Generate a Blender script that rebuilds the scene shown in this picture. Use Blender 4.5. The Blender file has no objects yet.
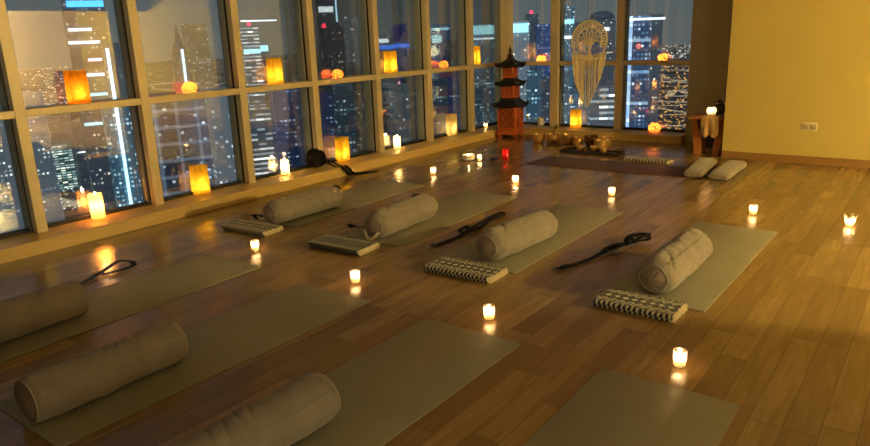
import bpy, bmesh, math, random
from mathutils import Vector, Matrix, noise
random.seed(7)
C = bpy.context.scene.collection
PI = math.pi

# ------------------------------------------------------------------ helpers
class MB:
    """collects shapes into one mesh"""
    def __init__(self): self.bm = bmesh.new(); self.uv = None
    def box(self, x0, x1, y0, y1, z0, z1, bevel=0.0, rot=None, seg=2):
        b = bmesh.new(); bmesh.ops.create_cube(b, size=1)
        for v in b.verts:
            v.co = Vector(((x0+x1)/2+v.co.x*(x1-x0), (y0+y1)/2+v.co.y*(y1-y0), (z0+z1)/2+v.co.z*(z1-z0)))
        if bevel: bmesh.ops.bevel(b, geom=list(b.edges)+list(b.verts), offset=bevel, segments=seg, profile=.5, affect='EDGES')
        if rot is not None: b.transform(rot)
        return self.merge(b)
    def merge(self, b):
        m = {}
        for v in b.verts: m[v.index if v.index >= 0 else id(v)] = None
        b.verts.index_update()
        nv = [self.bm.verts.new(v.co) for v in b.verts]
        for f in b.faces:
            try: self.bm.faces.new([nv[v.index] for v in f.verts])
            except ValueError: pass
        b.free(); return self
    def grid(self, rows, close_u=False, close_v=False):
        """rows: list of lists of points"""
        V = [[self.bm.verts.new(p) for p in r] for r in rows]
        n = len(V); m = len(V[0])
        for i in range(n if close_v else n-1):
            for j in range(m if close_u else m-1):
                a, b_, c, d = V[i][j], V[i][(j+1) % m], V[(i+1) % n][(j+1) % m], V[(i+1) % n][j]
                try: self.bm.faces.new((a, b_, c, d))
                except ValueError: pass
        return V
    def cap(self, ring, flip=False):
        try: self.bm.faces.new(list(reversed(ring)) if flip else ring)
        except ValueError: pass
    def lathe(self, prof, n=24, c=(0, 0, 0), capb=True, capt=True):
        rows = [[Vector((c[0]+r*math.cos(2*PI*k/n), c[1]+r*math.sin(2*PI*k/n), c[2]+z)) for k in range(n)] for r, z in prof]
        V = self.grid(rows, close_u=True)
        if capb: self.cap(V[0], True)
        if capt: self.cap(V[-1])
        return self
    def tube(self, path, r, n=8, closed=False):
        path = [Vector(p) for p in path]; N = len(path); rows = []
        up = Vector((0, 0, 1)); prev = None
        for i in range(N):
            a = path[(i-1) % N] if (closed or i > 0) else path[i]
            b_ = path[(i+1) % N] if (closed or i < N-1) else path[i]
            t = (b_-a).normalized()
            if prev is None:
                s = t.cross(up) if abs(t.z) < .9 else t.cross(Vector((1, 0, 0)))
            else: s = prev - t*prev.dot(t)
            s.normalize(); prev = s; q = t.cross(s)
            rr = r(i/(N-1)) if callable(r) else r
            rows.append([path[i]+rr*(s*math.cos(2*PI*k/n)+q*math.sin(2*PI*k/n)) for k in range(n)])
        V = self.grid(rows, close_u=True, close_v=closed)
        if not closed: self.cap(V[0], True); self.cap(V[-1])
        return self
    def ribbon(self, path, w, th, side=None):
        """flat band of width w, thickness th along a path; side = fixed width direction or None (horizontal normal)"""
        path = [Vector(p) for p in path]; N = len(path); rows = []
        for i in range(N):
            t = (path[min(i+1, N-1)]-path[max(i-1, 0)]).normalized()
            s = Vector(side) if side is not None else Vector((0, 0, 1)).cross(t)
            s = (s - t*s.dot(t)).normalized(); q = t.cross(s).normalized()
            rows.append([path[i]+s*w/2+q*th/2, path[i]-s*w/2+q*th/2, path[i]-s*w/2-q*th/2, path[i]+s*w/2-q*th/2])
        V = self.grid(rows, close_u=True); self.cap(V[0], True); self.cap(V[-1]); return self
    def build(self, name, mat, parent=None, smooth=True, bev=0):
        bmesh.ops.recalc_face_normals(self.bm, faces=self.bm.faces)
        me = bpy.data.meshes.new(name); self.bm.to_mesh(me); self.bm.free()
        if smooth:
            me.shade_smooth()
            try: me.set_sharp_from_angle(angle=math.radians(40))
            except Exception: pass
        if mat: me.materials.append(mat)
        o = bpy.data.objects.new(name, me); C.objects.link(o)
        if parent: o.parent = parent
        return o

def thing(name, label, cat, loc=(0, 0, 0), rz=0, group=None):
    o = bpy.data.objects.new(name, None); o.empty_display_size = .1; C.objects.link(o)
    o.location = loc; o.rotation_euler = (0, 0, rz); return tag(o, label, cat, group)
def tag(o, label, cat, group=None):
    o['label'] = label; o['category'] = cat
    if group: o['group'] = group
    return o
def struct(name, mb, mat, parent=None, smooth=False):
    o = mb.build(name, mat, parent, smooth)
    if not parent: o['kind'] = 'structure'
    return o
def dup(root, loc, rz, label, group=None):
    r = root.copy(); C.objects.link(r); r.location = loc; r.rotation_euler = (0, 0, rz); r['label'] = label
    if group: r['group'] = group
    def kids(a, b):
        for ch in list(a.children):
            if ch.get('_skip'): continue
            c = ch.copy(); C.objects.link(c); c.parent = b; kids(ch, c)
    kids(root, r); return r
def lamp(kind, loc, energy, color, radius=.02, **k):
    if kind == 'POINT' and energy < 10: energy *= .6
    d = bpy.data.lights.new('light', kind); d.energy = energy; d.color = color
    if kind == 'POINT': d.shadow_soft_size = radius
    for a, b in k.items(): setattr(d, a, b)
    o = bpy.data.objects.new('light', d); o.location = loc; C.objects.link(o); return o

# ------------------------------------------------------------------ node helpers
class NT:
    def __init__(self, name):
        self.m = bpy.data.materials.new(name); self.m.use_nodes = True
        self.t = self.m.node_tree; self.t.nodes.clear()
        self.out = self.n('ShaderNodeOutputMaterial')
    def n(self, typ, **k):
        nd = self.t.nodes.new(typ)
        for a, b in k.items(): setattr(nd, a, b)
        return nd
    def l(self, a, b): self.t.links.new(a, b)
    def set(self, sock, v):
        if isinstance(v, bpy.types.NodeSocket): self.l(v, sock)
        else: sock.default_value = v
    def math(self, op, a, b=0.0, c=0.0):
        nd = self.n('ShaderNodeMath', operation=op)
        self.set(nd.inputs[0], a); self.set(nd.inputs[1], b)
        if op in ('MULTIPLY_ADD', 'COMPARE', 'SMOOTH_MIN'): self.set(nd.inputs[2], c)
        return nd.outputs[0]
    def mix(self, f, a, b, blend='MIX'):
        nd = self.n('ShaderNodeMix', data_type='RGBA', blend_type=blend)
        self.set(nd.inputs[0], f)
        self.set(nd.inputs[6], a if isinstance(a, bpy.types.NodeSocket) else (*a, 1))
        self.set(nd.inputs[7], b if isinstance(b, bpy.types.NodeSocket) else (*b, 1))
        return nd.outputs[2]
    def coord(self, which='Object'): return self.n('ShaderNodeTexCoord').outputs[which]
    def sep(self, v):
        s = self.n('ShaderNodeSeparateXYZ'); self.l(v, s.inputs[0]); return s.outputs
    def comb(self, x, y=0.0, z=0.0):
        s = self.n('ShaderNodeCombineXYZ'); self.set(s.inputs[0], x); self.set(s.inputs[1], y); self.set(s.inputs[2], z); return s.outputs[0]
    def noise(self, vec, scale, detail=3, rough=.5, dist=0, out='Fac'):
        nd = self.n('ShaderNodeTexNoise'); self.l(vec, nd.inputs['Vector'])
        nd.inputs['Scale'].default_value = scale; nd.inputs['Detail'].default_value = detail
        nd.inputs['Roughness'].default_value = rough; nd.inputs['Distortion'].default_value = dist
        return nd.outputs[out]
    def white(self, vec, out='Value'):
        nd = self.n('ShaderNodeTexWhiteNoise', noise_dimensions='3D'); self.l(vec, nd.inputs['Vector']); return nd.outputs[out]
    def ramp(self, f, stops):
        nd = self.n('ShaderNodeValToRGB'); e = nd.color_ramp.elements
        while len(e) < len(stops): e.new(.5)
        for el, (p, c) in zip(e, stops): el.position = p; el.color = (*c, 1)
        self.l(f, nd.inputs[0]); return nd.outputs[0]
    def bump(self, h, strength=.3, dist=.01):
        nd = self.n('ShaderNodeBump'); nd.inputs['Strength'].default_value = strength; nd.inputs['Distance'].default_value = dist
        self.l(h, nd.inputs['Height']); return nd.outputs[0]
    def pbr(self, col, rough=.5, metal=0.0, normal=None, spec=.5, sheen=0, emis=None, es=0, coat=0):
        p = self.n('ShaderNodeBsdfPrincipled')
        self.set(p.inputs['Base Color'], col if isinstance(col, bpy.types.NodeSocket) else (*col, 1))
        self.set(p.inputs['Roughness'], rough); self.set(p.inputs['Metallic'], metal)
        p.inputs['Specular IOR Level'].default_value = spec
        p.inputs['Sheen Weight'].default_value = sheen; p.inputs['Coat Weight'].default_value = coat
        if normal: self.l(normal, p.inputs['Normal'])
        if emis is not None:
            self.set(p.inputs['Emission Color'], emis if isinstance(emis, bpy.types.NodeSocket) else (*emis, 1)); self.set(p.inputs['Emission Strength'], es)
        self.l(p.outputs[0], self.out.inputs[0]); return self.m

def simple(name, col, rough=.5, metal=0, var=.12, scale=12, bump=0, spec=.5, sheen=0):
    t = NT(name); o = t.coord()
    f = t.noise(o, scale, 4)
    c = t.mix(f, tuple(x*(1-var) for x in col), tuple(min(1, x*(1+var)) for x in col))
    nr = t.bump(t.noise(o, scale*8, 3), bump, .004) if bump else None
    return t.pbr(c, rough, metal, nr, spec, sheen)
def emitter(name, col, s):
    t = NT(name); e = t.n('ShaderNodeEmission'); e.inputs[0].default_value = (*col, 1); e.inputs[1].default_value = s
    t.l(e.outputs[0], t.out.inputs[0]); return t.m

# ------------------------------------------------------------------ materials
def m_floor():
    t = NT('oak_planks'); s = t.sep(t.coord())
    W, L = .125, .92
    u = t.math('DIVIDE', s[0], W); row = t.math('FLOOR', u)
    off = t.white(t.comb(row, 3.1, 0.0))
    v = t.math('ADD', t.math('DIVIDE', s[1], L), t.math('MULTIPLY', off, 7.3)); seg = t.math('FLOOR', v)
    rnd = t.white(t.comb(row, seg, 1.7)); rnd2 = t.white(t.comb(row, seg, 9.2))
    gv = t.comb(t.math('MULTIPLY', s[0], 16.0), t.math('MULTIPLY', s[1], 1.3), t.math('MULTIPLY', rnd, 40.0))
    g1 = t.noise(gv, 1.6, 6, .6, .6); g2 = t.noise(gv, 6.0, 3, .6)
    c = t.ramp(rnd, [(0, (.24, .148, .052)), (.35, (.32, .203, .072)), (.7, (.375, .243, .088)), (1, (.44, .295, .112))])
    c = t.mix(t.math('MULTIPLY', t.math('GREATER_THAN', g1, .0), t.math('MULTIPLY_ADD', g1, 1.7, -.55)), c, (.18, .10, .032))
    c = t.mix(.12, c, t.mix(g2, (.10, .045, .012), (.45, .29, .11)))
    kn = t.n('ShaderNodeTexVoronoi'); t.l(t.comb(t.math('MULTIPLY', s[0], 2.2), t.math('MULTIPLY', s[1], 1.1), 0.0), kn.inputs['Vector']); kn.inputs['Scale'].default_value = 1.0
    c = t.mix(t.math('MULTIPLY', t.math('LESS_THAN', kn.outputs['Distance'], .06), .28), c, (.10, .05, .015))
    fu = t.math('FRACT', u); fv = t.math('FRACT', v)
    gap = t.math('MAXIMUM', t.math('LESS_THAN', fu, .022), t.math('LESS_THAN', fv, .004))
    c = t.mix(t.math('MULTIPLY', gap, .6), c, (.05, .02, .008))
    r = t.math('MULTIPLY_ADD', g2, .05, t.math('MULTIPLY_ADD', rnd2, .04, .17))
    nr = t.bump(t.math('SUBTRACT', t.math('MULTIPLY', g2, .25), gap), .05, .001)
    return t.pbr(c, r, 0, nr, .7)
def m_wood(name, a, b, rough=.4, sc=3, axis=1):
    t = NT(name); s = t.sep(t.coord()); k = [14.0, 14.0, 14.0]; k[axis] = 1.0
    g = t.noise(t.comb(*[t.math('MULTIPLY', s[i], k[i]) for i in range(3)]), sc, 5, .6, .4)
    return t.pbr(t.mix(t.math('MULTIPLY_ADD', g, 2.2, -.6), a, b), rough, 0, t.bump(g, .08, .003))
def m_fabric(name, a, b, sc=260, rough=.95, sheen=.25):
    t = NT(name); o = t.coord()
    w = t.n('ShaderNodeTexWave', wave_type='BANDS', bands_direction='X'); t.l(o, w.inputs[0]); w.inputs['Scale'].default_value = sc/6; w.inputs['Distortion'].default_value = .6
    n1 = t.noise(o, 7, 4, .6); n2 = t.noise(o, sc, 2)
    c = t.mix(t.math('MULTIPLY_ADD', n1, 1.6, -.3), a, b)
    h = t.math('ADD', t.math('MULTIPLY', n2, .5), t.math('MULTIPLY', t.noise(o, 16, 4, .55), 2.2))
    return t.pbr(c, rough, 0, t.bump(h, .35, .012), .25, sheen)
def m_mat(name, a, b, rough=.55):
    t = NT(name); o = t.coord()
    c = t.mix(t.math('MULTIPLY_ADD', t.noise(o, 3.5, 4, .6), 1.8, -.4), a, b)
    v = t.n('ShaderNodeTexVoronoi'); t.l(o, v.inputs['Vector']); v.inputs['Scale'].default_value = 220
    return t.pbr(c, rough, 0, t.bump(v.outputs['Distance'], .12, .002), .45)
def m_blanket(name, dark, light, kind=0):
    t = NT(name); s = t.sep(t.coord())
    wob = t.noise(t.coord(), 26, 2)
    sx = t.math('ADD', s[0], t.math('MULTIPLY_ADD', wob, .016, -.008)); ay = t.math('ABSOLUTE', t.math('ADD', s[1], t.math('MULTIPLY_ADD', wob, .012, -.006)))
    per = .052 if kind == 0 else .040
    tri = t.math('ABSOLUTE', t.math('SUBTRACT', t.math('FRACT', t.math('DIVIDE', sx, per)), .5))
    tooth = t.math('LESS_THAN', t.math('FRACT', t.math('DIVIDE', sx, .030)), .42)
    hem = t.math('MULTIPLY', t.math('GREATER_THAN', ay, 0.104 if kind != 2 else .094), tooth)
    if kind == 1:      # plain dark field, toothed lines along its long sides
        f = t.math('MULTIPLY', t.math('COMPARE', ay, .078, .008), tooth)
        f = t.math('MAXIMUM', f, t.math('COMPARE', ay, .104, .004))
        f = t.math('MAXIMUM', f, t.math('GREATER_THAN', t.math('ABSOLUTE', s[0]), .242))
    else:              # diamonds down the middle, zigzags either side, toothed hem
        dia = t.math('LESS_THAN', t.math('ADD', t.math('MULTIPLY', tri, 1.6), t.math('DIVIDE', ay, .034)), .60)
        z1 = t.math('COMPARE', t.math('SUBTRACT', ay, t.math('MULTIPLY', tri, .050)), .044, .0062)
        z2 = t.math('COMPARE', t.math('SUBTRACT', ay, t.math('MULTIPLY', tri, .040)), .072, .0050)
        f = t.math('MAXIMUM', t.math('MAXIMUM', dia, z1), t.math('MAXIMUM', z2, hem))
    n = t.noise(t.coord(), 90, 2)
    f = t.math('GREATER_THAN', t.math('ADD', f, t.math('MULTIPLY_ADD', n, .8, -.4)), .5)
    return t.pbr(t.mix(f, dark, light), .95, 0, t.bump(t.noise(t.coord(), 240, 2), .4, .006), .2, .2)
def m_paper(name, col, spots=.35):
    t = NT(name); o = t.coord()
    v = t.n('ShaderNodeTexVoronoi'); t.l(o, v.inputs['Vector']); v.inputs['Scale'].default_value = 26
    f = t.math('MULTIPLY', t.math('LESS_THAN', v.outputs['Distance'], .33), spots)
    c = t.mix(f, col, tuple(x*.45 for x in col))
    c = t.mix(t.math('MULTIPLY', t.noise(o, 40, 3), .3), c, tuple(min(1, x*1.2) for x in col))
    tr = t.n('ShaderNodeBsdfTranslucent'); t.l(c, tr.inputs[0])
    di = t.n('ShaderNodeBsdfDiffuse'); t.l(c, di.inputs[0])
    mx = t.n('ShaderNodeMixShader'); mx.inputs[0].default_value = .25
    t.l(tr.outputs[0], mx.inputs[1]); t.l(di.outputs[0], mx.inputs[2]); t.l(mx.outputs[0], t.out.inputs[0]); return t.m
def m_cup(name, col, trans=.35):
    t = NT(name)
    a = t.n('ShaderNodeBsdfTranslucent'); a.inputs[0].default_value = (*col, 1)
    b = t.n('ShaderNodeBsdfTransparent')
    g = t.n('ShaderNodeBsdfGlossy'); g.inputs['Roughness'].default_value = .15
    m1 = t.n('ShaderNodeMixShader'); m1.inputs[0].default_value = trans; t.l(a.outputs[0], m1.inputs[1]); t.l(b.outputs[0], m1.inputs[2])
    m2 = t.n('ShaderNodeMixShader'); m2.inputs[0].default_value = .06; t.l(m1.outputs[0], m2.inputs[1]); t.l(g.outputs[0], m2.inputs[2])
    t.l(m2.outputs[0], t.out.inputs[0]); return t.m
def m_pane(name, refl=.16, tint=(.86, .93, .95)):
    t = NT(name)
    tr = t.n('ShaderNodeBsdfTransparent'); tr.inputs[0].default_value = (*tint, 1)
    g = t.n('ShaderNodeBsdfGlossy'); g.inputs['Roughness'].default_value = 0.0; g.inputs[0].default_value = (1, .97, .93, 1)
    f = t.n('ShaderNodeFresnel'); f.inputs['IOR'].default_value = 1.5
    fac = t.math('ADD', t.math('MULTIPLY', f.outputs[0], .75), .085)
    mx = t.n('ShaderNodeMixShader'); t.l(fac, mx.inputs[0]); t.l(tr.outputs[0], mx.inputs[1]); t.l(g.outputs[0], mx.inputs[2])
    t.l(mx.outputs[0], t.out.inputs[0]); return t.m
def m_facade(name, cw, ch, fw_, fh, thr, ca, cb, strength, base, vline=None, hband=None):
    cw *= .46; ch *= .52; base = tuple(min(.5, b*5) for b in base)
    """tower front: lit windows in a grid, uv in metres"""
    t = NT(name); s = t.sep(t.coord('UV'))
    u = t.math('DIVIDE', s[0], cw); v = t.math('DIVIDE', s[1], ch)
    cell = t.comb(t.math('FLOOR', u), t.math('FLOOR', v), 0.0)
    r = t.white(cell); r2 = t.white(t.comb(t.math('FLOOR', u), t.math('FLOOR', v), 5.0))
    fl = t.white(t.comb(7.0, t.math('FLOOR', v), 2.0))
    inu = t.math('LESS_THAN', t.math('ABSOLUTE', t.math('SUBTRACT', t.math('FRACT', u), .5)), fw_/2)
    inv = t.math('LESS_THAN', t.math('ABSOLUTE', t.math('SUBTRACT', t.math('FRACT', v), .5)), fh/2)
    lit = t.math('GREATER_THAN', t.math('MULTIPLY_ADD', fl, .35, t.math('MULTIPLY', r, .8)), thr)
    k = t.math('MULTIPLY', t.math('MULTIPLY', inu, inv), t.math('MULTIPLY', lit, t.math('MULTIPLY_ADD', t.math('POWER', r2, 3.0), 1.5, .25)))
    e = t.mix(r2, ca, cb)
    ems = t.math('MULTIPLY', k, strength)
    if vline:          # thin vertical glowing lines every so many metres
        per, wid, st = vline
        ems = t.math('ADD', ems, t.math('MULTIPLY', t.math('LESS_THAN', t.math('FRACT', t.math('DIVIDE', s[0], per)), wid), st))
    if hband:
        per, wid, st = hband
        ems = t.math('ADD', ems, t.math('MULTIPLY', t.math('LESS_THAN', t.math('FRACT', t.math('DIVIDE', s[1], per)), wid), st))
    m = t.pbr(base, .5, 0, None, .3, 0, e, ems); m.cycles.emission_sampling = 'NONE'; return m

M = {}
M['floor'] = m_floor()
M['pine'] = m_wood('pine_sill', (.64, .46, .17), (.54, .36, .12), .38, 3, 1)
M['pine_x'] = m_wood('pine_sill_across', (.64, .46, .17), (.54, .36, .12), .38, 3, 0)
M['skirt'] = m_wood('skirting_wood', (.30, .17, .05), (.24, .125, .036), .4, 3, 0)
M['yellow'] = simple('cream_paint', (.50, .405, .115), .75, 0, .03, 2)
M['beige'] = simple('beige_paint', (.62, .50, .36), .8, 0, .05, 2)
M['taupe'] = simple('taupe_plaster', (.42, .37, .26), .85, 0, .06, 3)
M['ceil'] = simple('ceiling_paint', (.55, .50, .42), .9, 0, .03, 2)
M['frame'] = simple('champagne_metal', (.60, .50, .30), .42, .15, .05, 4)
M['dark'] = simple('grey_metal', (.25, .265, .26), .5, .2, .06, 4)
M['black'] = simple('black_rubber', (.008, .008, .01), .6)
M['glass'] = m_pane('window_glass')
M['matG'] = m_mat('olive_rubber', (.240, .230, .168), (.295, .280, .205))
M['matP'] = m_mat('plum_rubber', (.10, .045, .030), (.14, .065, .042), .5)
M['bol'] = m_fabric('taupe_linen', (.215, .183, .148), (.285, .244, .200))
M['bolE'] = m_fabric('taupe_linen_end', (.215, .160, .125), (.28, .215, .170))
M['pip'] = m_fabric('piping_linen', (.30, .26, .20), (.36, .31, .24))
M['cord'] = m_fabric('cream_cord', (.80, .66, .40), (.88, .76, .50), 300)
M['strap'] = m_fabric('black_webbing', (.004, .004, .005), (.008, .008, .008), 320, .8, 0)
M['buckle'] = simple('dark_steel', (.12, .12, .12), .3, .9)
M['blk0'] = m_blanket('diamond_weave', (.022, .021, .018), (.58, .52, .36), 0)
M['blk1'] = m_blanket('toothed_weave', (.060, .062, .045), (.50, .45, .30), 1)
M['blk2'] = m_blanket('zigzag_weave', (.05, .045, .035), (.60, .53, .38), 2)
M['paperY'] = m_paper('yellow_paper', (.95, .60, .06))
M['paperO'] = m_paper('orange_paper', (.95, .42, .03))
M['paperC'] = m_paper('cream_paper', (.9, .72, .36), .15)
M['cup'] = m_cup('frosted_cup', (1, .90, .78), .28)
M['wax'] = m_cup('candle_wax', (.98, .88, .66), .05)
M['wax_amber'] = m_cup('amber_wax', (.98, .66, .30), .05)
M['salt'] = m_paper('salt_crystal', (.95, .36, .10), .2)
M['redglass'] = m_cup('red_glass', (.85, .03, .03), .1)
M['white'] = simple('white_ceramic', (.72, .66, .58), .35)
M['flame'] = emitter('flame', (1, .70, .32), 70)
M['lacquer'] = m_wood('red_lacquer_wood', (.58, .13, .036), (.46, .085, .022), .38, 2, 2)
M['carve'] = simple('carved_dark_red', (.15, .028, .010), .55, 0, .2, 30)
M['roof'] = simple('black_roof', (.010, .009, .009), .42, 0, .2, 20, .2)
M['bronze'] = simple('hammered_bronze', (.78, .52, .20), .32, .8, .2, 22, .25)
M['bronzed'] = simple('dark_bronze', (.22, .12, .05), .35, .8, .2, 22, .2)
M['tray'] = simple('dark_tray_wood', (.022, .016, .012), .4)
M['mallet'] = m_wood('mallet_wood', (.20, .09, .035), (.13, .055, .02))
M['teak'] = m_wood('orange_teak', (.46, .17, .045), (.34, .11, .028), .4, 2, 2)
M['cloth'] = m_fabric('ochre_cloth', (.42, .25, .09), (.50, .31, .12))
M['pot'] = simple('dark_pot', (.035, .02, .014), .4)
M['foam'] = m_fabric('stone_cotton', (.20, .17, .125), (.25, .215, .16), 240)
M['navy'] = simple('navy_leather', (.012, .012, .035), .3)
M['plastic'] = simple('ivory_plastic', (.78, .68, .42), .35, 0, .02)
M['plasticd'] = simple('socket_insert', (.42, .36, .22), .4, 0, .02)

# ------------------------------------------------------------------ camera
cam = bpy.data.cameras.new('camera'); cam.sensor_width = 36; cam.lens = 688.836/870*36
cam.clip_start = .05; cam.clip_end = 9000
co = bpy.data.objects.new('camera', cam); C.objects.link(co)
r_ = Vector((.804, .594, -.035)).normalized(); f_ = Vector((-.581, .770, -.263)).normalized()
r_ = (r_ - f_*r_.dot(f_)).normalized(); u_ = r_.cross(f_)
co.matrix_world = Matrix(((r_.x, u_.x, -f_.x, 0), (r_.y, u_.y, -f_.y, 0), (r_.z, u_.z, -f_.z, 1.542), (0, 0, 0, 1)))
bpy.context.scene.camera = co

# ------------------------------------------------------------------ room shell
XG, YG = -5.79, 9.66          # inner faces of the curtain wall
ZT = 2.9; ZS = .11; XR = 2.0
struct('floor', MB().box(-5.99, 5.2, -3.2, 9.85, -.12, 0), M['floor'])
struct('ceiling', MB().box(-6.05, XR+.2, -3.2, 9.9, ZT, ZT+.12), M['ceil'])
struct('ceiling_hall', MB().box(XR+.2, 5.2, 3.3, 9.9, 2.6, 2.72), M['ceil'])
y = MB().box(-2.15, 5.2, 8.62, 9.85, 0, ZT); struct('wall_back', y, M['yellow'])
for k, x in enumerate((-1.42, -1.30)):
    struct('trim_%d' % (60+k), MB().box(x, x+.010, 8.6185, 8.62, .085, ZT), M['yellow'])
struct('baseboard_back', MB().box(-2.15, XR, 8.603, 8.62, 0, .085, .004), M['skirt'])
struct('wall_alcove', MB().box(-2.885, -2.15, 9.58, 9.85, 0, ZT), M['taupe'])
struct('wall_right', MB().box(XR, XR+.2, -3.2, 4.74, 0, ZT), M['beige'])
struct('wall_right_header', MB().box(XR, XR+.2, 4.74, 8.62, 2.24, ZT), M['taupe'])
struct('wall_hall', MB().box(5.0, 5.2, 3.3, 8.62, 0, 2.6), M['beige'])
struct('wall_hall_side', MB().box(XR+.2, 5.0, 3.1, 3.3, 0, 2.6), M['beige'])
struct('wall_front', MB().box(-5.99, XR, -3.3, -3.1, 0, ZT), M['beige'])
# sill: a low wooden plinth along both glass walls
s = struct('trim_1', MB().box(-5.99, -5.575, -3.1, 9.85, 0, ZS-.022), M['pine'])
struct('sill_board', MB().box(-5.985, -5.56, -3.1, 9.85, ZS-.022, ZS, .005), M['pine'], s)
s = struct('trim_2', MB().box(-5.575, -2.885, 9.415, 9.85, 0, ZS-.022), M['pine_x'])
struct('sill_board', MB().box(-5.56, -2.885, 9.40, 9.85, ZS-.022, ZS, .005), M['pine_x'], s)
# mullions: painted inner box, black gasket, grey outer frame
MW = .085
ml = [-2.82, -1.77, -.72, .33, 1.385, 2.44, 3.495, 4.572, 5.58, 6.66, 7.725, 8.78]
tn = 10
for yv in ml:
    m = struct('trim_%d' % tn, MB().box(XG-.075, XG, yv-MW, yv, ZS, ZT, .004), M['frame']); tn += 1
    struct('gasket', MB().box(XG-.105, XG-.075, yv-MW+.006, yv-.006, ZS, ZT), M['black'], m)
    struct('outer_frame', MB().box(XG-.195, XG-.105, yv-MW-.012, yv+.012, ZS, ZT, .003), M['dark'], m)
mf = [(-4.99, -4.865), (-3.95, -3.855)]
for a, b in mf:
    m = struct('trim_%d' % tn, MB().box(a, b, YG, YG+.075, ZS, ZT, .004), M['frame']); tn += 1
    struct('gasket', MB().box(a+.006, b-.006, YG+.075, YG+.105, ZS, ZT), M['black'], m)
    struct('outer_frame', MB().box(a-.012, b+.012, YG+.105, YG+.195, ZS, ZT, .003), M['dark'], m)
m = struct('trim_%d' % tn, MB().box(XG-.075, XG+.075, YG, YG+.15, ZS, ZT, .004), M['frame']); tn += 1
struct('outer_frame', MB().box(XG-.195, XG-.075, YG+.02, YG+.195, ZS, ZT, .003), M['dark'], m)
# transoms
ZR0, ZR1 = 1.035, 1.095
for a, b in zip(ml[:-1], ml[1:]):
    struct('trim_%d' % tn, MB().box(XG-.165, XG-.004, a-.001, b-MW+.001, ZR0, ZR1, .003), M['frame']); tn += 1
struct('trim_%d' % tn, MB().box(XG-.165, XG-.004, ml[-1]-.001, YG+.02, ZR0, ZR1, .003), M['frame']); tn += 1
for a, b in ((XG+.075, mf[0][0]), (mf[0][1], mf[1][0]), (mf[1][1], -2.87)):
    struct('trim_%d' % tn, MB().box(a-.001, b+.001, YG+.004, YG+.165, ZR0, ZR1, .003), M['frame']); tn += 1
# panes: one window per bay, an upper and a lower light, dark bead at the foot
wn = 1
for a, b in zip(ml, ml[1:]+[YG+.1]):
    g = MB(); g.box(XG-.175, XG-.165, a+.005, b-MW-.005, ZS, ZR0); g.box(XG-.175, XG-.165, a+.005, b-MW-.005, ZR1, ZT)
    w = struct('window_%d' % wn, g, M['glass']); wn += 1
    struct('bead', MB().box(XG-.163, XG-.10, a+.012, b-MW-.012, ZS, ZS+.028), M['black'], w)
for a, b in ((XG+.07, mf[0][0]), (mf[0][1], mf[1][0]), (mf[1][1], -2.87)):
    g = MB(); g.box(a+.005, b-.005, YG+.165, YG+.175, ZS, ZR0); g.box(a+.005, b-.005, YG+.165, YG+.175, ZR1, ZT)
    w = struct('window_%d' % wn, g, M['glass']); wn += 1
    struct('bead', MB().box(a+.012, b-.012, YG+.10, YG+.163, ZS, ZS+.028), M['black'], w)

# ------------------------------------------------------------------ yoga mats
def mat_mesh(w, l):
    mb = MB(); n = 24; rows = []
    def pt(i, j, z):
        return Vector((-w/2+w*i/12, -l/2+l*j/n, z))
    top = MB(); top.box(-w/2, w/2, -l/2, l/2, 0.0005, .006, .002); return top
mats = {}
def yoga_mat(x, yv, rz, label, w=.615, l=1.85, mat='matG', group='olive yoga mats'):
    m = mat_mesh(w, l).build('yoga_mat', M[mat]); m.location = (x, yv, 0); m.rotation_euler = (0, 0, rz)
    return tag(m, label, 'yoga mat', group)
R = math.radians
yoga_mat(-4.068, 2.023, R(1.2), 'olive yoga mat under the left-edge bolster, closest to the left windows in the near row')
yoga_mat(-2.986, 1.944, R(-.5), 'olive yoga mat in the near row under the long bolster seen whole')
yoga_mat(-1.922, 1.911, R(-.3), 'olive yoga mat in the near row under the bolster cut by the bottom edge')
yoga_mat(-.851, 1.880, R(.3), 'olive yoga mat at bottom right with no bolster in view')
yoga_mat(-4.690, 4.745, R(1.0), 'olive yoga mat in the far row alongside the window sill')
yoga_mat(-3.546, 4.743, R(1.6), 'olive yoga mat in the far row, second from the left windows')
yoga_mat(-2.481, 4.669, R(-.1), 'olive yoga mat in the far row, third from the left windows')
yoga_mat(-1.256, 4.660, R(-.7), 'olive yoga mat in the far row, nearest the cream wall')
yoga_mat(-3.11, 7.53, R(90), 'plum brown mat lying crosswise before the bowls and the far windows', .61, 1.87, 'matP', 'teacher mat')

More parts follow.
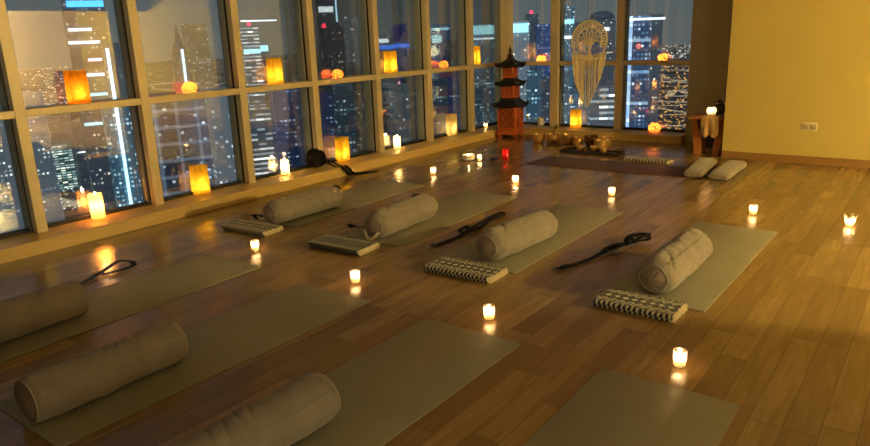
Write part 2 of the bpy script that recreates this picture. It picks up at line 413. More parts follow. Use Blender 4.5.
# ------------------------------------------------------------------ bolsters
def bolster(x, yv, rz, L, r, label, style, seed, creases, z0=.006, handle=False):
    t = thing('bolster', label, 'bolster', (x, yv, z0), rz, 'taupe yoga bolsters')
    rnd = random.Random(seed); NU, NV = 52, 150
    rows = []
    er = .030 if style == 'piped' else .075          # how far the ends round off
    def ring(tt, rad, disp=True):
        out = []
        for k in range(NU):
            a = 2*PI*k/NU; ca, sa = math.cos(a), math.sin(a)
            rr = rad*(1.0 if style == 'piped' else 1+.035*math.cos(4*a))
            px = rr*ca*1.04; pz = rr*sa
            if disp:
                d = 0
                for (ct, cw, ca0, caw, dep, sk) in creases:
                    da = (a-ca0+PI) % (2*PI)-PI
                    d -= 1.15*dep*math.exp(-((tt-ct-sk*da)/cw)**2)*math.exp(-(da/caw)**2)
                q = Vector((px*5+seed, tt*6, pz*5)); d += .006*noise.noise(q)+.0045*noise.noise(q*2.3)+(.004*noise.noise(q*5) if style == 'soft' else .0015*noise.noise(q*5))
                px += ca*d; pz += sa*d
            zz = pz+r*.97
            if zz < .012: zz = .012*(1+.0*zz)*math.exp((zz-.012)/.03) if zz < .012 else zz
            out.append(Vector((px, tt, zz*.985)))
        return out
    for j in range(NV+1):
        tt = -L/2+L*j/NV; e = L/2-abs(tt)
        rad = r
        if e < er: rad = r*(1-(.10 if style == 'piped' else .30)*(1-e/er)**2)
        if style == 'soft': rad *= 1-.03*math.cos(PI*tt/L)*0+.02*math.sin(3*tt+seed)
        rows.append(ring(tt, rad))
    mb = MB(); mb.grid(rows, close_u=True)
    mb.build('cover', M['bol'], t)
    for s in (-1, 1):
        rim = rows[0] if s < 0 else rows[-1]; cen = sum(rim, Vector())/NU
        e = MB(); lev = []
        bul = .016 if style == 'piped' else .038
        for i in range(7):
            f = 1-i/6.5; rr2 = []
            for k, p in enumerate(rim):
                q = cen+(p-cen)*f; dd = bul*(1-f*f)
                if style == 'soft':      # gathered folds running to the middle
                    dd += .0035*math.sin(9*2*PI*k/NU+seed)*f*(1-f)*2.2+.006*noise.noise(q*14+Vector((seed, 0, 0)))*(1-f)
                rr2.append(q+Vector((0, s*dd, 0)))
            lev.append(rr2)
        V = e.grid(lev, close_u=True); e.cap(V[-1]); e.build('end_panel', M['bolE'], t)
        MB().tube([p+Vector((0, s*.002, 0)) for p in rim], .0042, 6, True).build('piping', M['pip'], t)
    sa_ = .52 if style == 'piped' else .9
    MB().tube([Vector((r*1.04*math.cos(sa_)*1.004, -L/2+.03+(L-.06)*k/30, (r*math.sin(sa_)+r*.97)*.985+.002)) for k in range(31)], .0024, 5).build('side_seam', M['pip'], t)
    if handle:
        h = [Vector((-.07+.14*i/12, -L/2-.018-.032*math.sin(PI*i/12), .07+.045*math.sin(PI*i/12)*0-.055*math.sin(PI*i/12)+.0)) for i in range(13)]
        MB().ribbon(h, .022, .004, (0, .4, 1)).build('carry_handle', M['cord'], t)
    return t
up = PI/2
cr1 = [(.10, .007, up+.25, .5, .008, .05), (.05, .006, up+.1, .45, .009, .04), (.0, .007, up+.2, .5, .008, .06), (.15, .008, up, .6, .005, .05)]
cr2 = [(-.12, .007, up, .6, .006, .05), (-.05, .006, up+.3, .5, .007, .04), (.0, .007, up+.1, .5, .006, .06), (.05, .006, up+.3, .4, .006, .03), (-.18, .007, up+.2, .5, .005, .04)]
cr3 = [(-.20, .014, up, .7, .010, .1), (-.26, .012, up-.5, .6, .012, -.1), (.1, .02, up+.4, .6, .006, .1)]
bolster(-4.03, 1.45, R(2), .70, .108, 'taupe bolster at the left edge with a black strap behind it', 'piped', 3, [(.12, .008, up-.2, .35, .010, .05), (.02, .01, up, .4, .006, 0)])
bolster(-2.985, 1.40, R(0), .715, .106, 'long taupe bolster seen whole in the near row, creased on top', 'piped', 8, cr1)
bolster(-1.96, 1.41, R(0), .71, .110, 'taupe bolster cut off by the bottom edge of the view', 'piped', 12, cr2)
bolster(-4.585, 4.13, R(-2), .79, .108, 'taupe bolster closest to the window sill in the far row', 'soft', 21, cr3)
bolster(-3.54, 4.25, R(2), .77, .112, 'taupe bolster with a white carry handle at its near end', 'soft', 27, cr3, handle=True)
bolster(-2.425, 4.22, R(-5), .77, .116, 'plump taupe bolster third from the windows in the far row', 'soft', 33, cr3)
bolster(-1.275, 4.20, R(-1), .79, .118, 'taupe bolster on the mat nearest the cream wall, gathered end facing forward', 'soft', 39, [(-.28, .012, up-.6, .6, .016, .12), (-.23, .010, up-.3, .5, .010, -.1), (.05, .02, up+.3, .7, .006, .1)])

# ------------------------------------------------------------------ folded blankets
def blanket(x, yv, rz, w, d, label, mat, z0=.0, layers=3, th=.0115):
    t = thing('folded_blanket', label, 'blanket', (x, yv, z0), rz, 'patterned folded blankets')
    # serpentine fold profile in y-z, swept along x
    prof = []
    for k in range(layers):
        zc = .002+th/2+k*(th+.003)
        ya, yb = (-d/2, d/2) if k % 2 == 0 else (d/2, -d/2)
        for i in range(11): prof.append(Vector((0, ya+(yb-ya)*i/10, zc)))
        if k < layers-1:
            s = 1 if yb > 0 else -1; rr = (th+.003)/2
            for i in range(1, 6):
                a = -PI/2+PI*i/6; prof.append(Vector((0, yb+s*rr*math.cos(a)*1.6, zc+rr+rr*math.sin(a))))
    mb = MB(); rows = []; N = 26
    nrm = []
    for i in range(len(prof)):
        tv = (prof[min(i+1, len(prof)-1)]-prof[max(i-1, 0)]).normalized(); nrm.append(Vector((0, -tv.z, tv.y)))
    loop = [p+n*th/2 for p, n in zip(prof, nrm)]+[p-n*th/2 for p, n in zip(reversed(prof), reversed(nrm))]
    for j in range(N+1):
        xx = -w/2+w*j/N
        rows.append([Vector((xx+.006*noise.noise(Vector((p.y*9, p.z*60, 1))), p.y+.004*noise.noise(Vector((xx*7, p.z*50, 3))), p.z+.003*noise.noise(Vector((xx*8, p.y*8, 0)))*(p.z > .03))) for p in loop])
    V = mb.grid(rows, close_u=True); mb.cap(V[0], True); mb.cap(V[-1])
    mb.build('woven_cloth', M[mat], t)
    fr = MB(); rg = random.Random(int(x*100))
    for k in range(layers):
        zc = .002+th/2+k*(th+.003)
        for i in range(26):
            yy = -d/2+d*(i+.5)/26; l = .010+.008*rg.random()
            fr.tube([(w/2-.006, yy, zc), (w/2+l*.5, yy+.006*(rg.random()-.5), zc-.002), (w/2+l, yy+.014*(rg.random()-.5), max(.004, zc-.012))], .0028, 5)
    fr.build('fringe', M['cord'], t); return t
blanket(-1.288, 3.61, R(-1), .45, .22, 'diamond patterned folded blanket before the bolster nearest the cream wall', 'blk0')
blanket(-2.48, 3.605, R(1), .50, .23, 'diamond patterned folded blanket before the third bolster from the windows', 'blk0')
blanket(-3.60, 3.60, R(3), .50, .23, 'dark folded blanket with toothed pale border before the white handled bolster', 'blk1')
blanket(-4.64, 3.575, R(4), .50, .21, 'zigzag folded blanket before the bolster closest to the sill', 'blk2')
blanket(-2.85, 8.03, R(-2), .54, .18, 'small pale patterned blanket folded on the floor beyond the plum mat', 'blk2', .0, 2)

# ------------------------------------------------------------------ straps
def smooth(pts, n=10):
    P = [Vector(p) for p in pts]; out = []
    for i in range(len(P)-1):
        p0, p1, p2, p3 = P[max(i-1, 0)], P[i], P[i+1], P[min(i+2, len(P)-1)]
        for k in range(n):
            t = k/n
            out.append(.5*((2*p1)+(p2-p0)*t+(2*p0-5*p1+4*p2-p3)*t*t+(3*p1-p0-3*p2+p3)*t**3))
    out.append(P[-1]); return out
def strap(label, path, loc, extra=None, ring=True, side=None):
    t = thing('yoga_strap', label, 'strap', loc, 0, 'black yoga straps')
    MB().ribbon(smooth(path), .038, .004, side).build('webbing', M['strap'], t)
    for e in (extra or []): MB().ribbon(smooth(e), .038, .004, side).build('webbing_loop', M['strap'], t)
    if ring:
        p = Vector(path[0]); 
        MB().tube([p+Vector((.026*math.cos(2*PI*k/20), .026*math.sin(2*PI*k/20)-.02, .008)) for k in range(20)], .004, 6, True).build('ring_buckle', M['buckle'], t)
    return t
# near-left: runs along the outer side of the left-edge bolster
strap('black strap on bare floor between the left windows and the left-edge bolster', [(0, 0, .012), (.05, .2, .016), (.06, .42, .012), (-.02, .62, .02), (-.06, .78, .05), (-.03, .86, .035)], (-4.62, 1.62, .0),
      [[(-.03, .86, .035), (.03, .84, .02), (.03, .74, .014), (.0, .62, .012)], [(0, .02, .018), (.07, .2, .022), (.10, .40, .014)]])
strap('black strap on the floor left of the plump third bolster', [(.02, 0, .008), (.05, .28, .012), (.03, .55, .03), (-.02, .8, .02), (-.03, 1.02, .022)], (-3.03, 3.98, 0),
      [[(.05, .3, .016), (.09, .5, .03), (.04, .75, .03), (.02, 1.0, .02), (-.03, 1.03, .03)], [(.02, .45, .02), (-.03, .5, .03), (.0, .36, .025), (.07, .36, .02)]])
strap('black strap on the floor left of the bolster nearest the cream wall', [(0, 0, .01), (.05, .12, .012), (.10, .3, .014), (.13, .5, .022), (.19, .66, .03), (.24, .86, .02)], (-1.97, 3.95, 0),
      [[(.12, .46, .02), (.19, .48, .05), (.2, .6, .05), (.13, .60, .03), (.12, .5, .035)], [(.19, .68, .02), (.17, .84, .05), (.24, .95, .05), (.30, .86, .04), (.24, .74, .05), (.18, .8, .07)], [(.20, .70, .02), (.27, .74, .07), (.30, .86, .075), (.25, .92, .06), (.20, .84, .05)], [(.12, .44, .03), (.17, .50, .065), (.19, .60, .06), (.14, .62, .045)], [(.0, -.02, .012), (.03, .0, .03), (.04, .06, .03), (.0, .06, .012)]])
strap('black strap bunched behind the white handled bolster, only small bits showing', [(0, -.42, .10), (-.02, -.3, .05), (0, -.1, .03), (.01, .04, .13), (-.01, .2, .06), (0, .36, .15), (.02, .42, .17)], (-3.71, 4.25, .006), [[(0, .30, .13), (.02, .36, .19), (.02, .44, .17)], [(-.03, -.40, .07), (0, -.46, .12), (.03, -.40, .09)]], False)
strap('black strap behind the bolster closest to the sill, only bits showing', [(0, -.36, .05), (-.02, -.2, .03), (0, .0, .03), (.0, .1, .13), (-.01, .2, .05), (.03, .40, .06), (.08, .46, .15)], (-4.762, 4.13, .006), [[(.05, .43, .08), (.08, .47, .17), (.14, .50, .15), (.12, .49, .08)], [(-.03, -.38, .03), (-.01, -.42, .08), (.03, -.36, .06)]], False)
# coil on the sill
t = thing('strap_coil', 'black strap rolled in a round coil on the sill, tails hanging to the floor', 'strap', (-5.80, 5.46, ZS), 0)
def coil(k, R0):
    return [Vector((.05*math.sin(k*1.7)+.02*(k-1.5), R0*math.cos(a), .115+R0*.95*math.sin(a))) for a in [2*PI*i/28 for i in range(29)]]
for k, R0 in enumerate((.112, .100, .086, .106)): MB().ribbon(coil(k, R0), .046, .006, (1, .1*k-.1, 0)).build('coil_turn', M['strap'], t)
cc = MB().lathe([(.004, -.034), (.10, -.030), (.106, 0), (.10, .030), (.004, .034)], 24).build('coil_core', M['strap'], t)
cc.rotation_euler = (0, PI/2, 0); cc.location = (0, 0, .115)
for k, (dy, l) in enumerate(((0, 0), (.07, .06))):
    MB().ribbon(smooth([(.03, .06+dy*.3, .10), (.10, .09+dy, .05), (.19, .12+dy, .012), (.245, .15+dy, .006), (.262, .20+dy, -.04), (.262, .24+dy, -.08), (.29, .28+dy, -ZS+.012), (.35, .40+dy+l, -ZS+.006), (.40, .55+l, -ZS+.006)]), .034, .004, (0.25, 1, .0)).build('hanging_tail', M['strap'], t)

# ------------------------------------------------------------------ candles
def flame_mesh(z, h=.026, r=.0075):
    return MB().lathe([(r*.45, z), (r, z+h*.28), (r*.75, z+h*.55), (r*.3, z+h*.85), (.0006, z+h)], 10)
WARM = (1, .58, .25)
def make_tea(name='tea_light', h=.078, r=.031):
    t = thing(name, '', 'candle')
    cup = MB(); cup.lathe([(r*.80, .001), (r*.90, .006), (r, h*.5), (r*1.02, h), (r*.94, h), (r*.92, h*.5), (r*.82, .008)], 22, capt=False); cup.cap([]) if False else None
    cup.build('glass_cup', M['cup'], t)
    MB().lathe([(r*.80, .009), (r*.86, .03), (r*.80, .033)], 18).build('wax', M['wax'], t)
    MB().tube([(0, 0, .032), (.0005, 0, .040)], .001, 5).build('wick', M['black'], t)
    flame_mesh(.036).build('flame', M['flame'], t); return t
def tea_light_lamp(x, yv, z, e): lamp('POINT', (x, yv, z), e, WARM, .008)
tea = make_tea(); first = [True]
def put_tea(x, yv, z, label, group='floor tea lights', e=2.6):
    if first[0]:
        first[0] = False; tea.location = (x, yv, z); tea['label'] = label; tea['group'] = group; o = tea
    else: o = dup(tea, (x, yv, z), random.random()*6, label, group)
    tea_light_lamp(x, yv, z+.052, e); return o
put_tea(-4.146, 3.20, 0, 'glowing glass tea light before the near-left mat, by the zigzag blanket')
put_tea(-2.995, 3.08, 0, 'glowing glass tea light at the head of the mat with the whole bolster')
put_tea(-1.93, 3.03, 0, 'glowing glass tea light beyond the middle mat of the near row')
put_tea(-.875, 3.03, 0, 'glowing glass tea light at the head of the bottom right mat')
put_tea(-4.699, 6.23, 0, 'glowing tea light at the far end of the mat beside the sill')
put_tea(-3.62, 6.24, 0, 'glowing tea light past the far end of the white handled bolster mat')
put_tea(-2.517, 6.17, 0, 'glowing tea light past the mat of the plump third bolster')
put_tea(-1.227, 6.06, 0, 'glowing tea light past the mat nearest the cream wall')
put_tea(-4.70, 7.21, 0, 'small tea light between the white bowl and navy pouch', 'tea lights by the sill', .25)
put_tea(-5.84, 9.15, ZS, 'tea light on the sill just left of the pagoda', 'tea lights by the sill', .35)
# star-cut holder at the right
t = thing('tea_light_holder', 'star-rimmed glass tea light alone on open floor at far right', 'candle', (-.521, 6.03, 0))
mb = MB(); n = 20
mb.grid([[Vector(((rr*(1+sp*(.18 if k % 4 < 2 else -.12)))*math.cos(2*PI*k/n), (rr*(1+sp*(.18 if k % 4 < 2 else -.12)))*math.sin(2*PI*k/n), z+sp*(.016 if k % 4 < 2 else -.010))) for k in range(n)] for rr, z, sp in ((.024, .001, 0), (.030, .02, .2), (.036, .05, .6), (.043, .075, 1))], close_u=True)
mb.build('glass_cup', M['cup'], t); MB().lathe([(.022, .002), (.026, .026), (.024, .029)], 16).build('wax', M['wax'], t)
flame_mesh(.030).build('flame', M['flame'], t); tea_light_lamp(-.521, 6.03, .05, .5)
# white bowl holder, red glass, navy pouch
t = thing('candle_bowl', 'low round white candle bowl on floor left of the pagoda', 'candle', (-4.84, 7.17, 0))
mb = MB(); mb.lathe([(.05, .001), (.074, .012), (.080, .05), (.078, .068), (.070, .068), (.068, .05), (.055, .018)], 24, capt=True); mb.build('bowl', M['white'], t)
MB().lathe([(.030, .019), (.032, .040), (.028, .043)], 16).build('wax', M['wax'], t); flame_mesh(.045).build('flame', M['flame'], t); tea_light_lamp(-4.84, 7.17, .085, .35)
t = thing('red_candle', 'tall red glass candle standing on the floor beside the navy pouch', 'candle', (-4.405, 7.36, 0))
MB().lathe([(.036, .001), (.041, .006), (.042, .135), (.038, .140), (.036, .13), (.034, .012)], 22, capt=True).build('glass_cup', M['redglass'], t)
MB().lathe([(.030, .014), (.031, .07), (.028, .073)], 16).build('wax', M['wax'], t)
lamp('POINT', (-4.405, 7.36, .105), .12, (1, .3, .2), .008)
t = thing('pouch', 'small shiny navy pouch lying on the floor left of the red candle', 'pouch', (-4.545, 7.29, 0), R(35))
MB().lathe([(.05, .001), (.068, .008), (.062, .022), (.035, .034), (.004, .037)], 20).build('body', M['navy'], t)
MB().tube([(.066*math.cos(2*PI*k/24), .066*math.sin(2*PI*k/24), .012) for k in range(24)], .003, 5, True).build('zip', M['buckle'], t)

# paper bag lanterns
def make_bag(mat, w=.158, d=.088, h=.268, name='paper_lantern'):
    t = thing(name, '', 'lantern'); mb = MB(); rows = []
    n = 12
    def ring(z, k):
        p = []; hw, hd = w/2*k, d/2*k
        cs = [(-hd, -hw), (hd, -hw), (hd, hw), (-hd, hw)]
        for i in range(4):
            a, b = cs[i], cs[(i+1) % 4]
            for j in range(n):
                f = j/n; x, y_ = a[0]+(b[0]-a[0])*f, a[1]+(b[1]-a[1])*f
                bow = .006*math.sin(PI*f)*math.sin(PI*z/h)
                if i in (1, 3): bow += 0
                else: bow -= .012*math.sin(PI*f)*(z/h)       # side gussets fold in
                nx, ny = ((0, -1), (1, 0), (0, 1), (-1, 0))[i]
                zz = z+(.006*math.sin(j*2.2+i) if z > h*.98 else 0)
                p.append(Vector((x+nx*bow, y_+ny*bow, zz)))
        return p
    for i in range(11): rows.append(ring(.001+h*i/10, 1-.05*i/10))
    V = mb.grid(rows, close_u=True); mb.cap(V[0], True)
    mb.build('paper_bag', M[mat], t)
    MB().lathe([(.022, .003), (.024, .05), (.020, .053)], 14).build('candle', M['wax'], t)
    flame_mesh(.055).build('flame', M['flame'], t); return t
bags = {}
def put_bag(x, yv, z, rz, label, group, mat='paperY', e=1.3, col=(1, .62, .18), sc=(1, 1, 1)):
    if mat not in bags: o = bags[mat] = make_bag(mat); o.location = (x, yv, z); o.rotation_euler = (0, 0, rz); o['label'] = label; o['group'] = group
    else: o = dup(bags[mat], (x, yv, z), rz, label, group)
    o.scale = sc
    lamp('POINT', (x, yv, z+.12*sc[2]), e*.31, col, .036); return o
G1, G2 = 'paper lanterns on the window rail', 'paper lanterns on the sill'
xr = XG-.088
put_bag(xr, 2.91, ZR1, 0, 'deep orange paper lantern on the rail, leftmost of the lanterns', G1, 'paperO', 1.3)
put_bag(xr, 5.04, ZR1, R(10), 'yellow paper lantern on the rail left of the round salt lamp', G1, 'paperY', 1.4)
put_bag(xr, 6.965, ZR1, R(-4), 'yellow paper lantern on the rail below the blue lit tower', G1, 'paperY', 1.3)
put_bag(xr, 8.96, ZR1, R(6), 'yellow paper lantern on the rail just left of the pagoda top', G1, 'paperY', 1.3)
put_bag(-5.865, 3.95, ZS, R(-8), 'yellow paper lantern on the sill below the leftmost salt lamp', G2, 'paperY', 1.3, sc=(1, 1, 1.05))
put_bag(-5.87, 5.97, ZS, R(5), 'yellow paper lantern on the sill beside the black strap coil', G2, 'paperY', 1.3, sc=(1, 1.1, 1.05))
put_bag(-5.87, 8.27, ZS, R(-3), 'pale tall paper lantern on the sill left of the pagoda', G2, 'paperC', .5, (1, .72, .25), (1, 1.05, 1.15))
put_bag(-4.585, 9.735, ZS, R(88), 'yellow paper lantern on the far sill below the macrame fringe', G2, 'paperY', 1.4, sc=(1, .95, 1.0))
# pillar candles
def pillar(x, yv, label, h, r, e, z=ZS, wax='wax', col=(1, .60, .20)):
    t = thing('pillar_candle', label, 'candle', (x, yv, z), 0, 'pillar candles on the sill')
    MB().lathe([(r*.96, .001), (r, .004), (r, h*.96), (r*.94, h), (r*.7, h-.006), (.004, h-.02)], 24).build('wax', M[wax], t)
    MB().tube([(0, 0, h-.02), (.001, 0, h-.004)], .0012, 5).build('wick', M['black'], t)
    flame_mesh(h-.010).build('flame', M['flame'], t)
    lamp('POINT', (x, yv, z+h*.55), e, col, r*.45); lamp('POINT', (x, yv, z+h+.02), e*.25, WARM, .008)
pillar(-5.855, 2.895, 'bright amber pillar candle on the sill below the orange rail lantern', .215, .056, 4.5, wax='wax_amber', col=(1, .42, .09))
pillar(-5.86, 5.04, 'slim white pillar candle on the sill left of the black strap coil', .165, .046, 1.2)
pillar(-5.865, 7.00, 'slim white pillar candle on the sill right of the coil and its lantern', .16, .048, 1.2)
# frosted jar
t = thing('candle_jar', 'unlit pale frosted candle jar on the far sill right of the pagoda', 'candle', (-5.18, 9.73, ZS))
MB().lathe([(.045, .001), (.054, .008), (.055, .11), (.050, .12), (.048, .11), (.046, .014)], 20, capt=True).build('glass_jar', M['white'], t)
MB().lathe([(.040, .015), (.042, .075), (.038, .078)], 16).build('wax', M['wax'], t)
# salt-crystal lamps
def salt(x, yv, z, r, label, e, seed, sq=.8):
    t = thing('salt_lamp', label, 'salt lamp', (x, yv, z), 0, 'round salt candle lamps')
    b = bmesh.new(); bmesh.ops.create_icosphere(b, subdivisions=3, radius=r)
    for v in b.verts:
        d = 1+.16*noise.noise(v.co*14+Vector((seed, 0, 0)))+.06*noise.noise(v.co*40+Vector((seed, 3, 0)))
        v.co *= d; v.co.z *= sq
        if v.co.z < -r*sq*.72: v.co.z = -r*sq*.72
    bmesh.ops.translate(b, verts=b.verts, vec=(0, 0, r*sq*.72+.001))
    MB().merge(b).build('crystal', M['salt'], t, smooth=False)
    MB().lathe([(.018, r*sq*1.30), (.022, r*sq*1.60), (.014, r*sq*1.60), (.012, r*sq*1.45)], 14).build('tea_hollow', M['salt'], t)
    lamp('POINT', (x, yv, z+r*sq*.8), e, (1, .55, .22), .015)
salt(xr, 3.975, ZR1, .075, 'orange salt lamp on the rail right of the deep orange lantern', .8, 1)
salt(xr, 5.985, ZR1, .072, 'orange salt lamp on the rail at the middle of the left windows', .5, 2)
salt(xr, 8.13, ZR1, .068, 'small dim salt lamp on the rail left of the pagoda top lantern', .35, 3)
salt(-5.19, 9.75, ZR1, .070, 'orange salt lamp on the far rail right of the pagoda', .8, 4)
salt(-3.305, 9.75, ZR1, .066, 'orange salt lamp on the far rail right of the macrame', .8, 5)
salt(-3.375, 9.745, ZS, .085, 'orange salt lamp on the far sill near the wooden side table', 1.0, 6)

# ------------------------------------------------------------------ pagoda
t = thing('pagoda', 'red and black three-tier wooden pagoda standing in the window corner', 'pagoda', (-5.375, 9.13, 0), R(6)); t.scale = (.82, .82, 1.085)
def tier(z0, z1, hw, cols):
    b = MB().box(-hw, hw, -hw, hw, z0, z1, .006).build('tier_body', M['lacquer'], t)
    ALL = MB()
    for zz in (z0+(z1-z0)*.16, (z0+z1)/2, z1-(z1-z0)*.14): ALL.tube([(-hw-.005, -hw-.005, zz), (hw+.005, -hw-.005, zz), (hw+.005, hw+.005, zz), (-hw-.005, hw+.005, zz)], .006, 5, True)
    for q in range(4):
        rot = Matrix.Rotation(q*PI/2, 4, 'Z')
        pw = 2*hw*.86/cols; mb = MB()
        for i in range(cols):
            xa = -hw*.86+i*pw+.012; xb = xa+pw-.024; za, zb = z0+(z1-z0)*.16, z1-(z1-z0)*.14
            cx, cz = (xa+xb)/2, (za+zb)/2; R_ = min(xb-xa, zb-za)*.36
            mb.box(xa, xb, -hw-.003, -hw+.002, za, zb, rot=rot)
        mb.build('carved_panel', M['carve'], b)
        mb = ALL
        for i in range(cols):
            xa = -hw*.86+i*pw+.012; xb = xa+pw-.024; za, zb = z0+(z1-z0)*.16, z1-(z1-z0)*.14
            cx, cz = (xa+xb)/2, (za+zb)/2
            mb.tube([rot @ Vector((cx, -hw-.005, za)), rot @ Vector((cx, -hw-.005, zb))], .005, 5)
            nr = 2 if (zb-za) > 1.5*(xb-xa) else 1
            for kk in range(nr):
                cz = za+(zb-za)*(kk+.5)/nr; R_ = min(xb-xa, (zb-za)/nr)*.38
                mb.tube([rot @ Vector((cx+R_*math.cos(2*PI*k/16), -hw-.005, cz+R_*math.sin(2*PI*k/16))) for k in range(16)], .007, 5, True)
                mb.tube([rot @ Vector((cx-R_, -hw-.005, cz)), rot @ Vector((cx+R_, -hw-.005, cz))], .005, 5)
                mb.tube([rot @ Vector((cx, -hw-.005, cz-R_)), rot @ Vector((cx, -hw-.005, cz+R_))], .005, 5)
        pass
    mb = ALL; mb.build('lattice', M['lacquer'], b)
def roof(z, hw, h, top):
    mb = MB(); rows = []; n = 8
    for i in range(9):
        f = i/8; hwf = hw+(top-hw)*(1-(1-f)**1.9)*1.0 if True else 0
        zz = z+h*(f**1.5)
        p = []
        cs = [(-1, -1), (1, -1), (1, 1), (-1, 1)]
        for a in range(4):
            A, B = cs[a], cs[(a+1) % 4]
            for j in range(n):
                g = j/n; cx, cy = A[0]+(B[0]-A[0])*g, A[1]+(B[1]-A[1])*g
                lift = (abs(2*g-1)**3)*.035*(1-f)**2
                p.append(Vector((cx*hwf, cy*hwf, zz+lift)))
        rows.append(p)
    under = [[Vector((q.x*k, q.y*k, q.z-.022)) for q in rows[0]] for k in (.985, .6)]
    V = mb.grid([under[1], under[0]]+rows, close_u=True); mb.cap(V[0], True); mb.cap(V[-1])
    r = mb.build('roof', M['roof'], t)
    rg = MB()
    for a in range(4):
        rg.tube([rows[i][a*n]+Vector((0, 0, .004)) for i in range(9)], lambda u: .012*(1-.4*u), 6)
    rg.build('hip_ridge', M['roof'], r)
for sx in (-1, 1):
    for sy in (-1, 1): MB().box(sx*.15-.03, sx*.15+.03, sy*.15-.03, sy*.15+.03, 0, .055, .008).build('foot', M['lacquer'], t)
MB().box(-.195, .195, -.195, .195, .045, .085, .008).build('base_plinth', M['lacquer'], t)
tier(.085, .44, .180, 2); roof(.435, .262, .125, .125)
tier(.545, .735, .128, 2); roof(.725, .215, .105, .095)
tier(.82, .985, .105, 2); roof(.975, .215, .15, .03)
MB().lathe([(.03, 1.115), (.034, 1.135), (.016, 1.15), (.022, 1.17), (.028, 1.185), (.020, 1.205), (.008, 1.225), (.004, 1.255)], 14).build('finial', M['roof'], t)

# ------------------------------------------------------------------ macrame tree of life
t = thing('macrame_hanging', 'cream macrame tree-of-life hoop with long pointed fringe hung before far window', 'wall hanging', (-4.335, 9.60, 1.39))
RO = .272
MB().tube([(RO*math.cos(2*PI*k/48), 0, RO*math.sin(2*PI*k/48)) for k in range(48)], .011, 8, True).build('hoop', M['cord'], t)
MB().tube([(0, 0, RO), (0, .004, .8), (0, .01, 1.5)], .004, 6).build('hanging_cord', M['cord'], t)
lf = MB()
for k in range(22):       # crown: knotted loops pointing inwards from the hoop
    a = R(-20+220*k/21); c_, s_ = math.cos(a), math.sin(a); pts = []
    for i in range(14):
        b = 2*PI*i/14; rr = .222+.046*math.cos(b); ww = .017*math.sin(b)
        pts.append((rr*c_-ww*s_, 0, rr*s_+ww*c_))
    lf.tube(pts, .0085, 6, True)
    lf.tube([(.20*c_, .004, .20*s_), (.172*c_, .003, .172*s_)], .012, 6)
lf.build('crown_loops', M['cord'], t)
tr = MB()
for k in range(5): # twisted trunk, roots at the foot
    dx = (k-2)*.011
    tr.tube(smooth([((k-2)*.05, 0, -.262), (dx*1.6, 0, -.21), (dx*.7+.004*math.sin(k), .006*math.cos(k*2), -.12), (dx*1.1, .004*math.sin(k*2), -.05), (dx*2.0, 0, .0)], 5), .0085, 6)
tr.build('trunk', M['cord'], t)
br = MB(); rg = random.Random(4)
for k in range(7):
    a = R(2+176*k/6); s0 = Vector((.03*math.cos(a), 0, -.07+.05*math.sin(a)))
    md = Vector((.085*math.cos(a), .003, .085*math.sin(a)-.012))
    br.tube(smooth([s0, s0.lerp(md, .5)+Vector((0, 0, -.006)), md], 5), lambda u: .013-.003*u, 6)
    for da in (-11, 12):
        e_ = Vector((.178*math.cos(a+R(da)), 0, .178*math.sin(a+R(da))))
        br.tube(smooth([md, md.lerp(e_, .5)+Vector((.006*rg.random(), 0, .006)), e_], 5), lambda u: .010-.002*u, 6)
br.build('branches', M['cord'], t)
band = MB()
for i in range(3):
    band.tube([(-.262+.524*k/16, .002, -.17-.03*i-.05*math.sin(PI*k/16)) for k in range(17)], .0105, 6)
band.build('knotted_band', M['cord'], t)
rg = random.Random(9)
def flen(u):    # bottom z of the fringe along the width, deepest right of the middle
    P = [(-1, -.60), (-.75, -.68), (-.45, -.86), (-.1, -.965), (.1, -.93), (.35, -.78), (.7, -.60), (1, -.42)]
    for (a, za), (b, zb) in zip(P, P[1:]):
        if a <= u <= b: return za+(zb-za)*(u-a)/(b-a)
    return -.5
NS = 34
for k in range(NS):
    u = -1+2*k/(NS-1)
    if abs(u) < .62 and k % 2 and rg.random() < .55: continue
    x0 = u*.262; zt = -.19-.05*math.cos(u*PI/2); zb = flen(u)+.02*(rg.random()-.5)
    sw = -.03*u*abs(u)*1.6
    pts = [(x0+sw*f+.0025*math.sin(9*f+k), .004*math.sin(k*1.3), zt+(zb-zt)*f) for f in [i/9 for i in range(10)]]
    th = .0095 if abs(u) > .6 else .0068
    MB().tube(pts, lambda u2, th=th: th*(1+.25*(u2 > .9)), 6).build('fringe_strand', M['cord'], t)

# ------------------------------------------------------------------ singing bowls and tray
def bowl(x, yv, r, h, label, mat='bronze', z=0, tilt=0):
    t = thing('singing_bowl', label, 'singing bowl', (x, yv, z), 0, 'bronze singing bowls'); t.rotation_euler = (tilt, 0, random.random())
    o = []
    for i in range(9):
        f = i/8; o.append((r*(.42+.58*math.sin(f*PI/2)**.8), h*(1-math.cos(f*PI/2))+.001))
    inn = [(a*.93-.001, max(.008, b)) for a, b in reversed(o)]
    MB().lathe(o+[(r*1.01, h+.003), (r*.95, h+.003)]+inn, 28).build('bowl_shell', M[mat], t)
    MB().lathe([(r*.46, .0), (r*.50, .006), (r*.44, .010)], 20).build('foot_ring', M['bronzed'], t)
    return t
bowl(-4.70, 8.76, .092, .125, 'bronze singing bowl at the left end of the row')
bowl(-4.50, 8.80, .098, .130, 'bronze singing bowl second from the left with a mallet leaning in it')
bowl(-4.34, 8.66, .060, .075, 'dark little singing bowl before the gap in the row', 'bronzed')
bowl(-4.27, 8.84, .105, .135, 'large bronze singing bowl third in the row')
bowl(-4.08, 8.74, .072, .115, 'narrow bronze singing bowl in the middle of the row')
bowl(-3.915, 8.80, .092, .14, 'dark brown singing bowl right of the row middle', 'bronzed')
bowl(-3.72, 8.85, .082, .12, 'bright bronze singing bowl behind the dark brown one')
